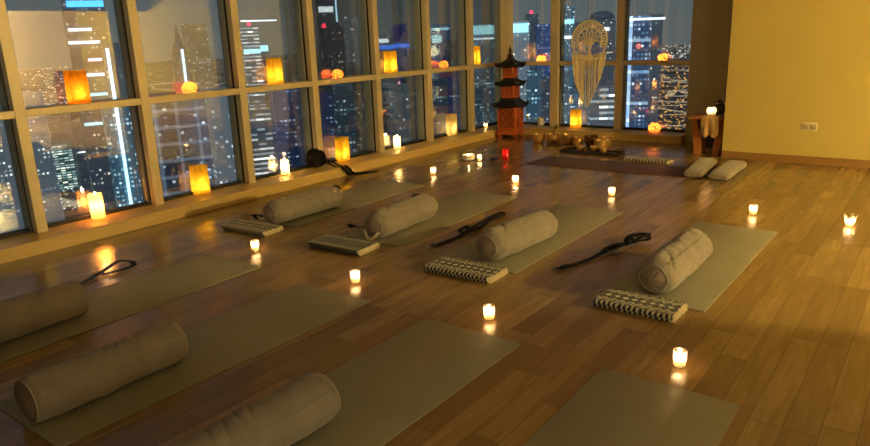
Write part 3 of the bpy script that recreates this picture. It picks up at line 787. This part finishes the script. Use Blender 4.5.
bowl(-3.70, 8.64, .092, .115, 'bronze singing bowl above the tray at the right of the row')
t = thing('tray', 'long dark wooden tray on floor before the singing bowls', 'tray', (-3.66, 8.27, 0), R(-4))
MB().box(-.40, .40, -.13, .13, 0.001, .014, .004).build('tray_base', M['tray'], t)
for a in ((-.40, .40, -.13, -.118), (-.40, .40, .118, .13), (-.40, -.388, -.118, .118), (.388, .40, -.118, .118)): MB().box(*a, .012, .034, .003).build('tray_edge', M['tray'], t)
bowl(-3.86, 8.33, .046, .06, 'tiny bronze bowl at the left of the dark tray', 'bronze', .0145)
bowl(-3.66, 8.33, .050, .07, 'tiny bronze bowl in the middle of the dark tray', 'bronze', .0145)
bowl(-3.52, 8.30, .050, .07, 'tiny bronze bowl at the right of the dark tray', 'bronze', .0145)
bowl(-3.75, 8.22, .036, .05, 'smallest bronze bowl at the front of the dark tray', 'bronzed', .0145)
t = thing('mallet', 'wooden mallet leaning upright in the second singing bowl', 'mallet', (-4.50, 8.80, .022), 0)
MB().tube([(-.03, 0, .0), (.05, 0, .20)], .008, 8).build('handle', M['mallet'], t)
MB().tube([(.045, 0, .187), (.055, 0, .212), (.066, 0, .24)], lambda u: .018-.004*abs(2*u-1), 10).build('head', M['bronzed'], t)

# ------------------------------------------------------------------ cushions
for i, (x, rz, lab) in enumerate(((-2.115, R(6), 'stone grey oblong cushion at the end of the plum mat, left of the pair'), (-1.835, R(1), 'stone grey oblong cushion right of the pair, nearer the cream wall'))):
    t = thing('meditation_cushion', lab, 'cushion', (x, 7.66, .0 if i else .0065), rz, 'oblong floor cushions')
    mb = MB(); rows = []; L, W_, H = .84, .21, .085
    for j in range(25):
        f = j/24; yy = -L/2+L*f; e = min(f, 1-f)*L; k = 1 if e > .05 else math.sqrt(max(0.04, 1-(1-e/.05)**2))
        ring = []
        for q in range(28):
            a = 2*PI*q/28; ca, sa = math.cos(a), math.sin(a)
            px = (abs(ca)**.45)*(1 if ca > 0 else -1)*W_/2*(.80+.20*k); pz = (abs(sa)**.6)*(1 if sa > 0 else -1)*H/2*(.35+.65*k)
            ring.append(Vector((px+.003*noise.noise(Vector((px*9, yy*9, i))), yy, H/2+pz+.003*noise.noise(Vector((px*12, yy*12, 4+i)))*(pz > 0))))
        rows.append(ring)
    V = mb.grid(rows, close_u=True); mb.cap(V[0], True); mb.cap(V[-1]); mb.build('cover', M['foam'], t)
    sm = [Vector((s*(W_/2+.001), -L/2+.03+(L-.06)*k/12, H/2)) for s in (1,) for k in range(13)]
    MB().tube(sm, .003, 5).build('side_seam', M['pip'], t)
    MB().tube([(-p.x, p.y, p.z) for p in sm], .003, 5).build('side_seam', M['pip'], t)

# ------------------------------------------------------------------ side table in the alcove
t = thing('side_table', 'orange wooden side table with curved slab legs beside the cream wall corner', 'side table', (-2.36, 8.86, 0))
mb = MB(); mb.box(-.22, .19, -.17, .17, .435, .470, .01); mb.build('table_top', M['teak'], t)
for s in (-1, 1):
    rows = []
    for i in range(15):
        z = .435*i/14; f = i/14; xo = s*(.135+.045*math.cos(PI*f*1.0)*-.6+.0*z); hw = .135-.035*math.sin(PI*f)
        w2 = .030+.012*math.sin(PI*f)
        rows.append([Vector((xo-w2-.012, -hw, z)), Vector((xo+w2, -hw, z)), Vector((xo+w2, hw, z)), Vector((xo-w2-.012, hw, z))])
    mb = MB(); V = mb.grid(rows, close_u=True); mb.cap(V[0], True); mb.cap(V[-1]); mb.build('leg', M['teak'], t)
MB().box(-.12, .12, .10, .115, .05, .40).build('back_panel', M['tray'], t)
t2 = MB(); rows = []
for k in range(17):      # cloth: over the top and down the front with a scalloped hem
    f = k/16; x = -.075+.215*f; sc = .045*abs(math.sin(f*PI*2))
    drop = .245+sc-.04
    rows.append([Vector((x, .10, .4765)), Vector((x, -.10, .4765)), Vector((x, -.171, .4765)), Vector((x, -.182, .466)), Vector((x, -.186+.006*math.sin(k*1.1), .40)), Vector((x, -.188+.008*math.sin(k*1.1), .47-drop))])
t2.grid(rows)
t2 = t2.build('runner_cloth', M['cloth']); t2.location = (-2.36, 8.86, 0)
sd = t2.modifiers.new('thickness', 'SOLIDIFY'); sd.thickness = .004; sd.offset = 1
tag(t2, 'ochre cloth with scalloped hem hanging over the side table front', 'cloth')
t = thing('pot', 'dark round pot on the side table behind the glowing candle ball', 'pot', (-2.30, 8.93, .482))
MB().lathe([(.04, .0), (.075, .02), (.088, .06), (.075, .105), (.05, .125), (.056, .14), (.045, .14), (.040, .12)], 24).build('pot_body', M['pot'], t)
MB().lathe([(.056, .141), (.05, .15), (.02, .158), (.012, .175), (.004, .18)], 18).build('pot_lid', M['pot'], t)
t = thing('candle_ball', 'round glass candle glowing pinkish white on the side table', 'candle', (-2.345, 8.775, .481))
MB().lathe([(.025, .0), (.046, .012), (.058, .045), (.054, .078), (.038, .1), (.034, .1), (.048, .078), (.052, .045), (.040, .014)], 24, capt=True).build('glass_ball', M['cup'], t)
MB().lathe([(.022, .016), (.024, .04), (.02, .043)], 14).build('wax', M['wax'], t); flame_mesh(.045).build('flame', M['flame'], t)
lamp('POINT', (-2.345, 8.775, .481+.066), .35, (1, .62, .34), .01)

# ------------------------------------------------------------------ wall socket
t = thing('wall_socket', 'ivory double power socket low on the cream wall', 'socket', (-1.245, 8.62, .415))
MB().box(-.082, .082, -.009, 0, -.046, .046, .003).build('cover_plate', M['plastic'], t)
for s in (-1, 1):
    q = MB().box(s*.038-.031, s*.038+.031, -.012, -.008, -.034, .030, .002).build('outlet', M['plasticd'], t)
    MB().box(s*.038-.012, s*.038+.012, -.015, -.011, .016, .028, .001).build('switch', M['plastic'], q)
    pn = MB()
    for a, b in ((0, .006), (-.012, -.016), (.012, -.016)): pn.box(s*.038+a-.003, s*.038+a+.003, -.0128, -.0115, b-.005, b+.005)
    pn.build('pin_hole', M['black'], q)

# ------------------------------------------------------------------ the city at night
ZG = -160.0
ground = NT('city_ground'); s_ = ground.sep(ground.coord())
vo = ground.n('ShaderNodeTexVoronoi'); ground.l(ground.comb(ground.math('DIVIDE', s_[0], 60.0), ground.math('DIVIDE', s_[1], 60.0), 0.0), vo.inputs['Vector']); vo.inputs['Scale'].default_value = 1.0
ed = ground.n('ShaderNodeTexVoronoi', feature='DISTANCE_TO_EDGE'); ground.l(ground.comb(ground.math('DIVIDE', s_[0], 190.0), ground.math('DIVIDE', s_[1], 150.0), 0.0), ed.inputs['Vector']); ed.inputs['Scale'].default_value = 1.0
road = ground.math('LESS_THAN', ed.outputs['Distance'], .035)
gcol = ground.mix(ground.noise(ground.comb(s_[0], s_[1], 0.0), .004, 2), (1, .55, .18), (.9, .85, .7))
gm = ground.pbr((.07, .075, .085), .8, 0, None, .2, 0, gcol, ground.math('ADD', ground.math('MULTIPLY', road, .22), ground.math('MULTIPLY', ground.math('LESS_THAN', vo.outputs['Distance'], .10), .10)))
gm.cycles.emission_sampling = 'NONE'
struct('ground', MB().box(-6500, 1500, -1500, 6500, ZG-2, ZG), gm)

F = {}
F['teal'] = m_facade('teal_windows', 3.2, 3.4, .62, .50, .62, (.25, .75, .95), (.75, .95, 1), .55, (.030, .050, .062))
F['blue'] = m_facade('blue_windows', 4.2, 3.6, .55, .42, .68, (.16, .36, 1.0), (.6, .8, 1), .50, (.020, .034, .075))
F['warm'] = m_facade('warm_windows', 3.0, 3.3, .50, .50, .70, (1, .72, .36), (.95, .92, .8), .50, (.050, .045, .038))
F['band'] = m_facade('banded_offices', 9.0, 5.0, .96, .42, .35, (.9, .95, 1), (1, .95, .85), .70, (.050, .055, .058))
F['dim'] = m_facade('dim_windows', 3.4, 3.6, .5, .45, .80, (.8, .9, 1), (1, .85, .6), .45, (.030, .032, .036))
F['pale'] = m_facade('pale_flats', 4.6, 4.0, .48, .46, .70, (.75, .9, 1), (1, .93, .75), .6, (.105, .115, .115), None, None)
F['mull'] = m_facade('blue_lit_fins', 4.0, 3.8, .6, .5, .55, (.30, .55, 1), (.8, .92, 1), .45, (.022, .034, .060), (13, .12, .55), (15, .10, .30))
F['grid'] = m_facade('white_frame_grid', 7.0, 7.0, .4, .3, .75, (.6, .8, 1), (.8, .9, 1), .4, (.032, .046, .072), (9, .16, .07), (7.5, .2, .075))  # pale concrete frame lines get their brightness from a painted-in faint glow
F['lowrise'] = m_facade('lit_mall', 12, 5.5, .85, .5, .35, (.45, 1, .95), (1, .93, .7), .75, (.05, .06, .055))
E_ = {k: emitter('city_'+k, c, s) for k, (c, s) in dict(cyan=((.45, .9, 1), .9), white=((.9, .97, 1), 1.2), blue=((.04, .22, 1), 1.0), navy=((.03, .08, .5), .18), sky=((.1, .5, 1), 1.2), red=((1, .04, .08), 2.0), led=((.55, .85, 1), 1.3), amber=((1, .55, .2), 1.0), pink=((1, .45, .6), 1.4), green=((.1, .7, .3), .5)).items()}
for m_ in E_.values(): m_.cycles.emission_sampling = 'NONE'

FPX = 688.836
FEET = []
def ray(px, py):
    d = f_+((px-435)/FPX)*r_-((py-223)/FPX)*u_; return d
def uvbox(mb_hw, mb_hd, z0, z1):
    bm = bmesh.new(); uv = bm.loops.layers.uv.new('UVMap')
    hw, hd = mb_hw, mb_hd
    v = [bm.verts.new(p) for p in ((-hw, -hd, z0), (hw, -hd, z0), (hw, hd, z0), (-hw, hd, z0), (-hw, -hd, z1), (hw, -hd, z1), (hw, hd, z1), (-hw, hd, z1))]
    off = 0
    for a, b, ln in ((0, 1, 2*hw), (1, 2, 2*hd), (2, 3, 2*hw), (3, 0, 2*hd)):
        f = bm.faces.new((v[a], v[b], v[b+4], v[a+4]))
        for lp, (uu, vv) in zip(f.loops, ((off, z0), (off+ln, z0), (off+ln, z1), (off, z1))): lp[uv].uv = (uu, vv+1000)
        off += ln+3.7
    f = bm.faces.new((v[4], v[5], v[6], v[7]))
    for lp in f.loops: lp[uv].uv = (-.5, -.5)
    return bm
def body(name, hw, hd, z0, z1, mat, parent, off=(0, 0)):
    bm = uvbox(hw, hd, z0, z1); me = bpy.data.meshes.new(name); bm.to_mesh(me); bm.free(); me.materials.append(mat)
    o = bpy.data.objects.new(name, me); C.objects.link(o); o.parent = parent; o.location = (off[0], off[1], 0); return o
def tower(xa, xb, ytop, dist, mat, label, turn=12, depth=1.0, ex=(), name='tower', base=None):
    """a building standing `dist` metres away; extras are parts given in its own metres (u = -1..1 across, h = metres below the roof)"""
    d = ray((xa+xb)/2, ytop); h2 = math.hypot(d.x, d.y); k = dist/h2
    top = 1.542+d.z*k; x, yv = d.x*k, d.y*k
    hw = (xb-xa)/FPX*dist/2/(math.cos(R(abs(turn)))+.4*depth*math.sin(R(abs(turn))))*1.0
    rz = math.atan2(-d.x, d.y)+R(turn)
    t = thing(name, label, 'building', (x, yv, ZG), rz, 'city towers beyond the glass')
    H = top-ZG; hd = hw*depth*.8; FEET.append((x, yv, math.hypot(hw, hd)+6))
    b = body('facade', hw, hd, 0, H, F[mat], t)
    for e in ex:
        kind = e[0]
        if kind == 'crown':      # e: frac width, height, mat
            body('crown', hw*e[1], hd*e[1], H, H+e[2], F[e[3]], t)
        elif kind == 'band':     # h below roof, thickness, material, frac u0,u1
            MB().box(hw*e[4]-.0, hw*e[5], -hd-1.2, -hd-.2, H-e[1]-e[2], H-e[1]).build('light_band', E_[e[3]], t, False)
        elif kind == 'strip':    # u, half width, h0, h1, mat
            MB().box(hw*e[1]-e[2], hw*e[1]+e[2], -hd-1.2, -hd-.2, H-e[4], H-e[3]).build('light_strip', E_[e[5]], t, False)
        elif kind == 'beacon':
            MB().lathe([(e[2]*.5, H), (e[2], H+e[2]*.6), (e[2]*.7, H+e[2]*1.6), (.1, H+e[2]*2)], 10, (hw*e[1], 0, 0)).build('beacon', E_[e[3]], t)
        elif kind == 'mast':
            MB().tube([(hw*e[1], 0, H), (hw*e[1], 0, H+e[2])], e[3], 6).build('mast', F['dim'], t)
        elif kind == 'spire':
            MB().lathe([(hw*.9, H), (hw*.55, H+e[1]*.4), (hw*.2, H+e[1]*.8), (.3, H+e[1])], 8).build('spire', F['dim'], t)
        elif kind == 'dome':
            MB().lathe([(hw*1.0*math.cos(a), H+hw*.55*math.sin(a)) for a in [PI/2*i/8 for i in range(8)]]+[(.2, H+hw*.55)], 20).build('dome', F['dim'], t)
        elif kind == 'floors':   # lit storeys: list of (h, u0, u1, mat)
            for h, a, b2, mm in e[1]: MB().box(hw*a, hw*b2, -hd-.9, -hd-.1, H-h-1.1, H-h).build('lit_storey', E_[mm], t, False)
    return t
# first bay from the left
tower(-60, 20, 95, 420, 'pale', 'pale speckled office block beyond the leftmost pane', 15)
tower(64, 97, -6, 330, 'dim', 'dark square tower with blue neon crown and few glowing storeys behind the orange lantern', 4, 1, (('band', 3.0, 2.4, 'sky', -.8, .95), ('floors', [(h0+9.6, a0, b0, m0) for h0, a0, b0, m0 in [(4, -.9, .2, 'white'), (9, -1, .5, 'white'), (16, -.2, .9, 'pink'), (22, -1, .9, 'white'), (30, -.6, .9, 'cyan'), (42, -.9, .8, 'cyan')]]),))
tower(104, 134, 106, 300, 'teal', 'dark teal tower with one bright vertical light line', 6, .8, (('strip', -.25, .55, -22, 75, 'led'), ('crown', .5, 24, 'dim')))
tower(28, 72, 144, 930, 'lowrise', 'low lit mall with teal and white storeys', 8, .6)
tower(25, 62, 106, 1150, 'dim', 'far dark block above the lit mall', 10, .6)
tower(72, 104, 120, 800, 'dim', 'dim slab left of the light line tower', 10, .8, (('floors', [(18, -.2, 1, 'white'), (30, -.9, -.4, 'white')]),))
# second bay
tower(172, 186, 52, 570, 'dim', 'slim dark spire tower seen left of the leftmost salt lamp', 8, 1, (('spire', 20), ('strip', .3, .8, -2, 60, 'led')))
tower(183, 204, 24, 520, 'warm', 'speckled tower with pale windows in the second bay', 10)
tower(206, 232, 88, 300, 'pale', 'pale tower with dark square windows at the second mullion', 12, .9)
tower(152, 206, 100, 340, 'grid', 'blue tower with white square concrete frames', 10, .7)
tower(140, 172, 130, 460, 'teal', 'teal lit podium tower under the second rail', 6, .8, (('band', 3, 5, 'sky', -.8, .4),))
tower(150, 215, 166, 760, 'lowrise', 'low lit podium at the foot of the white framed tower', 5, .5)
# third bay
tower(241, 257, 26, 560, 'band', 'slim tower of bright white bands in the third bay', 6, 1, (('band', -4, 1.0, 'white', -1, 3.2), ('beacon', .0, 1.5, 'red'), ('band', 17, 3, 'cyan', -1, 1)))
tower(258, 268, 44, 620, 'dim', 'thin tower with a cyan square at its top', 6, 1, (('band', 1, 5, 'cyan', -.8, .8),))
tower(246, 270, 110, 380, 'band', 'white banded glowing block below the third rail', 10, .8)
tower(270, 302, 86, 330, 'blue', 'blue glass tower below the third bay lantern', 12, .8)
tower(244, 285, 142, 520, 'lowrise', 'low building behind the white pillar candles', 5, .6, (('band', 4, 3, 'green', -.9, .3),))
# fourth bay
tower(316, 336, -4, 700, 'dim', 'dark tower with white sign and red beacon in the fourth bay', 6, 1, (('band', 10, 5, 'white', -.9, .5), ('strip', .8, .7, 4, 24, 'led'), ('beacon', -.6, 1, 'red')))
tower(318, 342, 28, 480, 'dim', 'broad dim tower above the middle salt lamp', 8, 1, (('beacon', -.5, 1.6, 'red'),))
tower(343, 357, 16, 540, 'pale', 'narrow pale tower with lit balcony columns', 10, 1)
tower(318, 334, 92, 330, 'blue', 'blue speckled tower behind the strap coil', 8, 1)
tower(333, 352, 84, 300, 'teal', 'teal striped tower behind the sill lantern in the fourth bay', 10, 1)
tower(351, 364, 96, 420, 'warm', 'warm lit tower at the edge of the fourth bay', 10, 1)
# fifth bay
tower(390, 407, 24, 640, 'blue', 'cobalt tower above the fifth bay lantern', 5, 1, (('band', 17, 3.5, 'blue', -1.6, 1.05), ('strip', 0, 6, 2, 14, 'navy')))
tower(376, 392, 36, 560, 'dim', 'dark tower left of the cobalt tower', 8, 1, (('band', 2, 3, 'white', -.8, .4), ('band', 7, 3, 'blue', -1, 1)))
tower(386, 408, 84, 360, 'pale', 'pale speckled tower below the fifth rail', 10, 1, (('beacon', .2, .7, 'pink'),))
tower(404, 420, 70, 450, 'dim', 'dark tower right of the pale speckled one', 10, 1)
tower(384, 424, 130, 520, 'lowrise', 'low lit building with pink lamps behind the right pillar candle', 6, .6, (('band', 3, 4, 'pink', -.7, -.4), ('band', 3, 4, 'pink', .1, .5)))
# sixth bay
tower(430, 449, 24, 600, 'blue', 'blue tower with cyan roof lights in the sixth bay', 6, 1, (('band', 3, 2, 'cyan', -.9, .9), ('band', 9, 6, 'cyan', -.9, .1)))
tower(447, 462, 40, 520, 'dim', 'dim tower at the sixth mullion', 8, 1)
tower(432, 446, 78, 340, 'teal', 'slim teal speckled tower under the small salt lamp', 8, 1)
tower(444, 462, 74, 420, 'blue', 'dark blue tower behind the pale lantern', 8, 1)
# corner
tower(470, 499, 24, 430, 'teal', 'teal block with a glowing cyan roof beside the corner mullion', 5, 1, (('band', 1, 5, 'cyan', -1, 1), ('band', 8, .8, 'white', -1, 1)))
tower(474, 492, -6, 700, 'dim', 'dark set-back tower rising behind the cyan roofed block', 4, 1)
tower(504, 528, 22, 420, 'pale', 'pale slab tower with cyan top right of the pagoda', 6, 1, (('band', 1, 5, 'cyan', -1, .9),))
tower(526, 538, 14, 640, 'dim', 'dark tower with red beacon right of the pagoda', 6, 1, (('beacon', -.1, 1.7, 'red'),))
tower(536, 552, 24, 500, 'blue', 'blue tower above the far rail salt lamp', 8, 1)
tower(527, 541, 70, 320, 'teal', 'teal lit tower right of the pagoda below the rail', 8, 1)
tower(540, 556, 76, 420, 'dim', 'dim tower left of the far mullion', 8, 1)
# far wall bays
tower(563, 574, 6, 560, 'teal', 'slim teal tower left of the macrame', 6, 1, (('band', 10, 3, 'cyan', -.9, .9), ('band', 22, 2, 'white', -.9, .5)))
tower(574, 592, 22, 640, 'dim', 'dark low-topped tower behind the macrame hoop', 6, 1)
tower(590, 614, 18, 480, 'dim', 'dark domed tower right of the macrame', 6, 1, (('dome',), ('band', 6, 2, 'white', .0, .5)))
tower(590, 614, 86, 330, 'band', 'dark block with pale horizontal bands below the macrame', 6, .8)
tower(562, 590, 92, 420, 'teal', 'teal lit block behind the far sill lantern', 6, .8)
tower(630, 650, 16, 360, 'mull', 'blue tower outlined by white light fins', 5, 1, (('band', 1.0, 1.0, 'white', -1, 2.2),))
tower(649, 662, 14, 385, 'dim', 'dark side tower joined right of the white finned tower', 5, 1)

# street and district lights: countless points on the ground, one object per colour
def lights(name, n, x0, x1, y0, y1, mat, size, label, seed):
    rg = random.Random(seed); mb = MB(); zc = ZG+6
    for i in range(n):
        px, py = rg.uniform(x0, x1), rg.uniform(y0, y1)
        d = ray(px, py)
        if d.z > -.004: continue
        k = (zc-1.542)/d.z; q = Vector((d.x*k, d.y*k, zc)); dist = q.length
        if dist > 7000 or any((q.x-tx)**2+(q.y-ty)**2 < tr_**2 for tx, ty, tr_ in FEET): continue
        s = size*dist/FPX*rg.uniform(.35, 1.0)
        mb.box(q.x-s, q.x+s, q.y-s, q.y+s, zc-s*.6, zc+s*.6)
    o = mb.build(name, mat, None, False); o['kind'] = 'stuff'; tag(o, label, 'city lights')
lights('street_lights', 330, 655, 696, 62, 132, emitter('sodium', (1, .46, .10), .8), .62, 'amber street lights of the district beyond the right far pane', 1)
lights('district_lights', 260, 640, 700, 25, 58, emitter('distant_white', (1, .86, .75), 1.0), .5, 'pale distant lights towards the horizon beyond the right far pane', 2)
lights('distant_lights', 420, 10, 130, 54, 112, emitter('distant_warm', (1, .80, .62), .9), .55, 'pale distant lights seen through the leftmost bays', 3)
lights('avenue_lights', 300, 0, 240, 130, 215, emitter('avenue', (.7, .92, 1), 1.1), .6, 'bluish street lights far below the left panes', 4)
lights('boulevard_lights', 140, 240, 560, 100, 150, emitter('boulevard', (.75, .9, 1), .9), .5, 'bluish street lights far below the middle panes', 5)

# ------------------------------------------------------------------ sky, light, view
w = bpy.data.worlds.new('night_sky'); bpy.context.scene.world = w; w.use_nodes = True
nt = w.node_tree; nt.nodes.clear()
tc = nt.nodes.new('ShaderNodeTexCoord'); sp = nt.nodes.new('ShaderNodeSeparateXYZ'); rp = nt.nodes.new('ShaderNodeValToRGB'); bg = nt.nodes.new('ShaderNodeBackground'); ow = nt.nodes.new('ShaderNodeOutputWorld')
nt.links.new(tc.outputs['Generated'], sp.inputs[0]); nt.links.new(sp.outputs[2], rp.inputs[0]); nt.links.new(rp.outputs[0], bg.inputs[0]); nt.links.new(bg.outputs[0], ow.inputs[0])
e = rp.color_ramp.elements; e[0].position = 0.0; e[0].color = (.085, .085, .08, 1); e[1].position = .35; e[1].color = (.035, .055, .08, 1)
x_ = e.new(.06); x_.color = (.064, .076, .080, 1)
bg.inputs[1].default_value = 1.0

# added cool sun lamp brightening the tower faces, in place of scattered city glow
tower_fill = lamp('SUN', (0, 0, 200), .55, (.62, .80, 1.0), angle=.2); tower_fill.rotation_euler = (R(62), 0, R(28))
# the lit hall beyond the opening: its lamp throws the light across the far half of the room
lamp('POINT', (3.7, 5.40, 1.75), 520, (1, .75, .27), .07)
# added soft area light beside the near mats, for an unseen source at right
a = lamp('AREA', (XR-.02, .9, .95), 24, (1, .82, .42), shape='RECTANGLE', size=1.6, size_y=1.0); a.rotation_euler = (0, PI/2, 0)

v = bpy.context.scene.view_settings
v.view_transform = 'Standard'; v.look = 'None'; v.gamma = 1; v.use_curve_mapping = False; v.exposure = 1.0
cy = bpy.context.scene.cycles
cy.max_bounces = 8; cy.transparent_max_bounces = 12; cy.sample_clamp_indirect = 15; cy.use_denoising = True
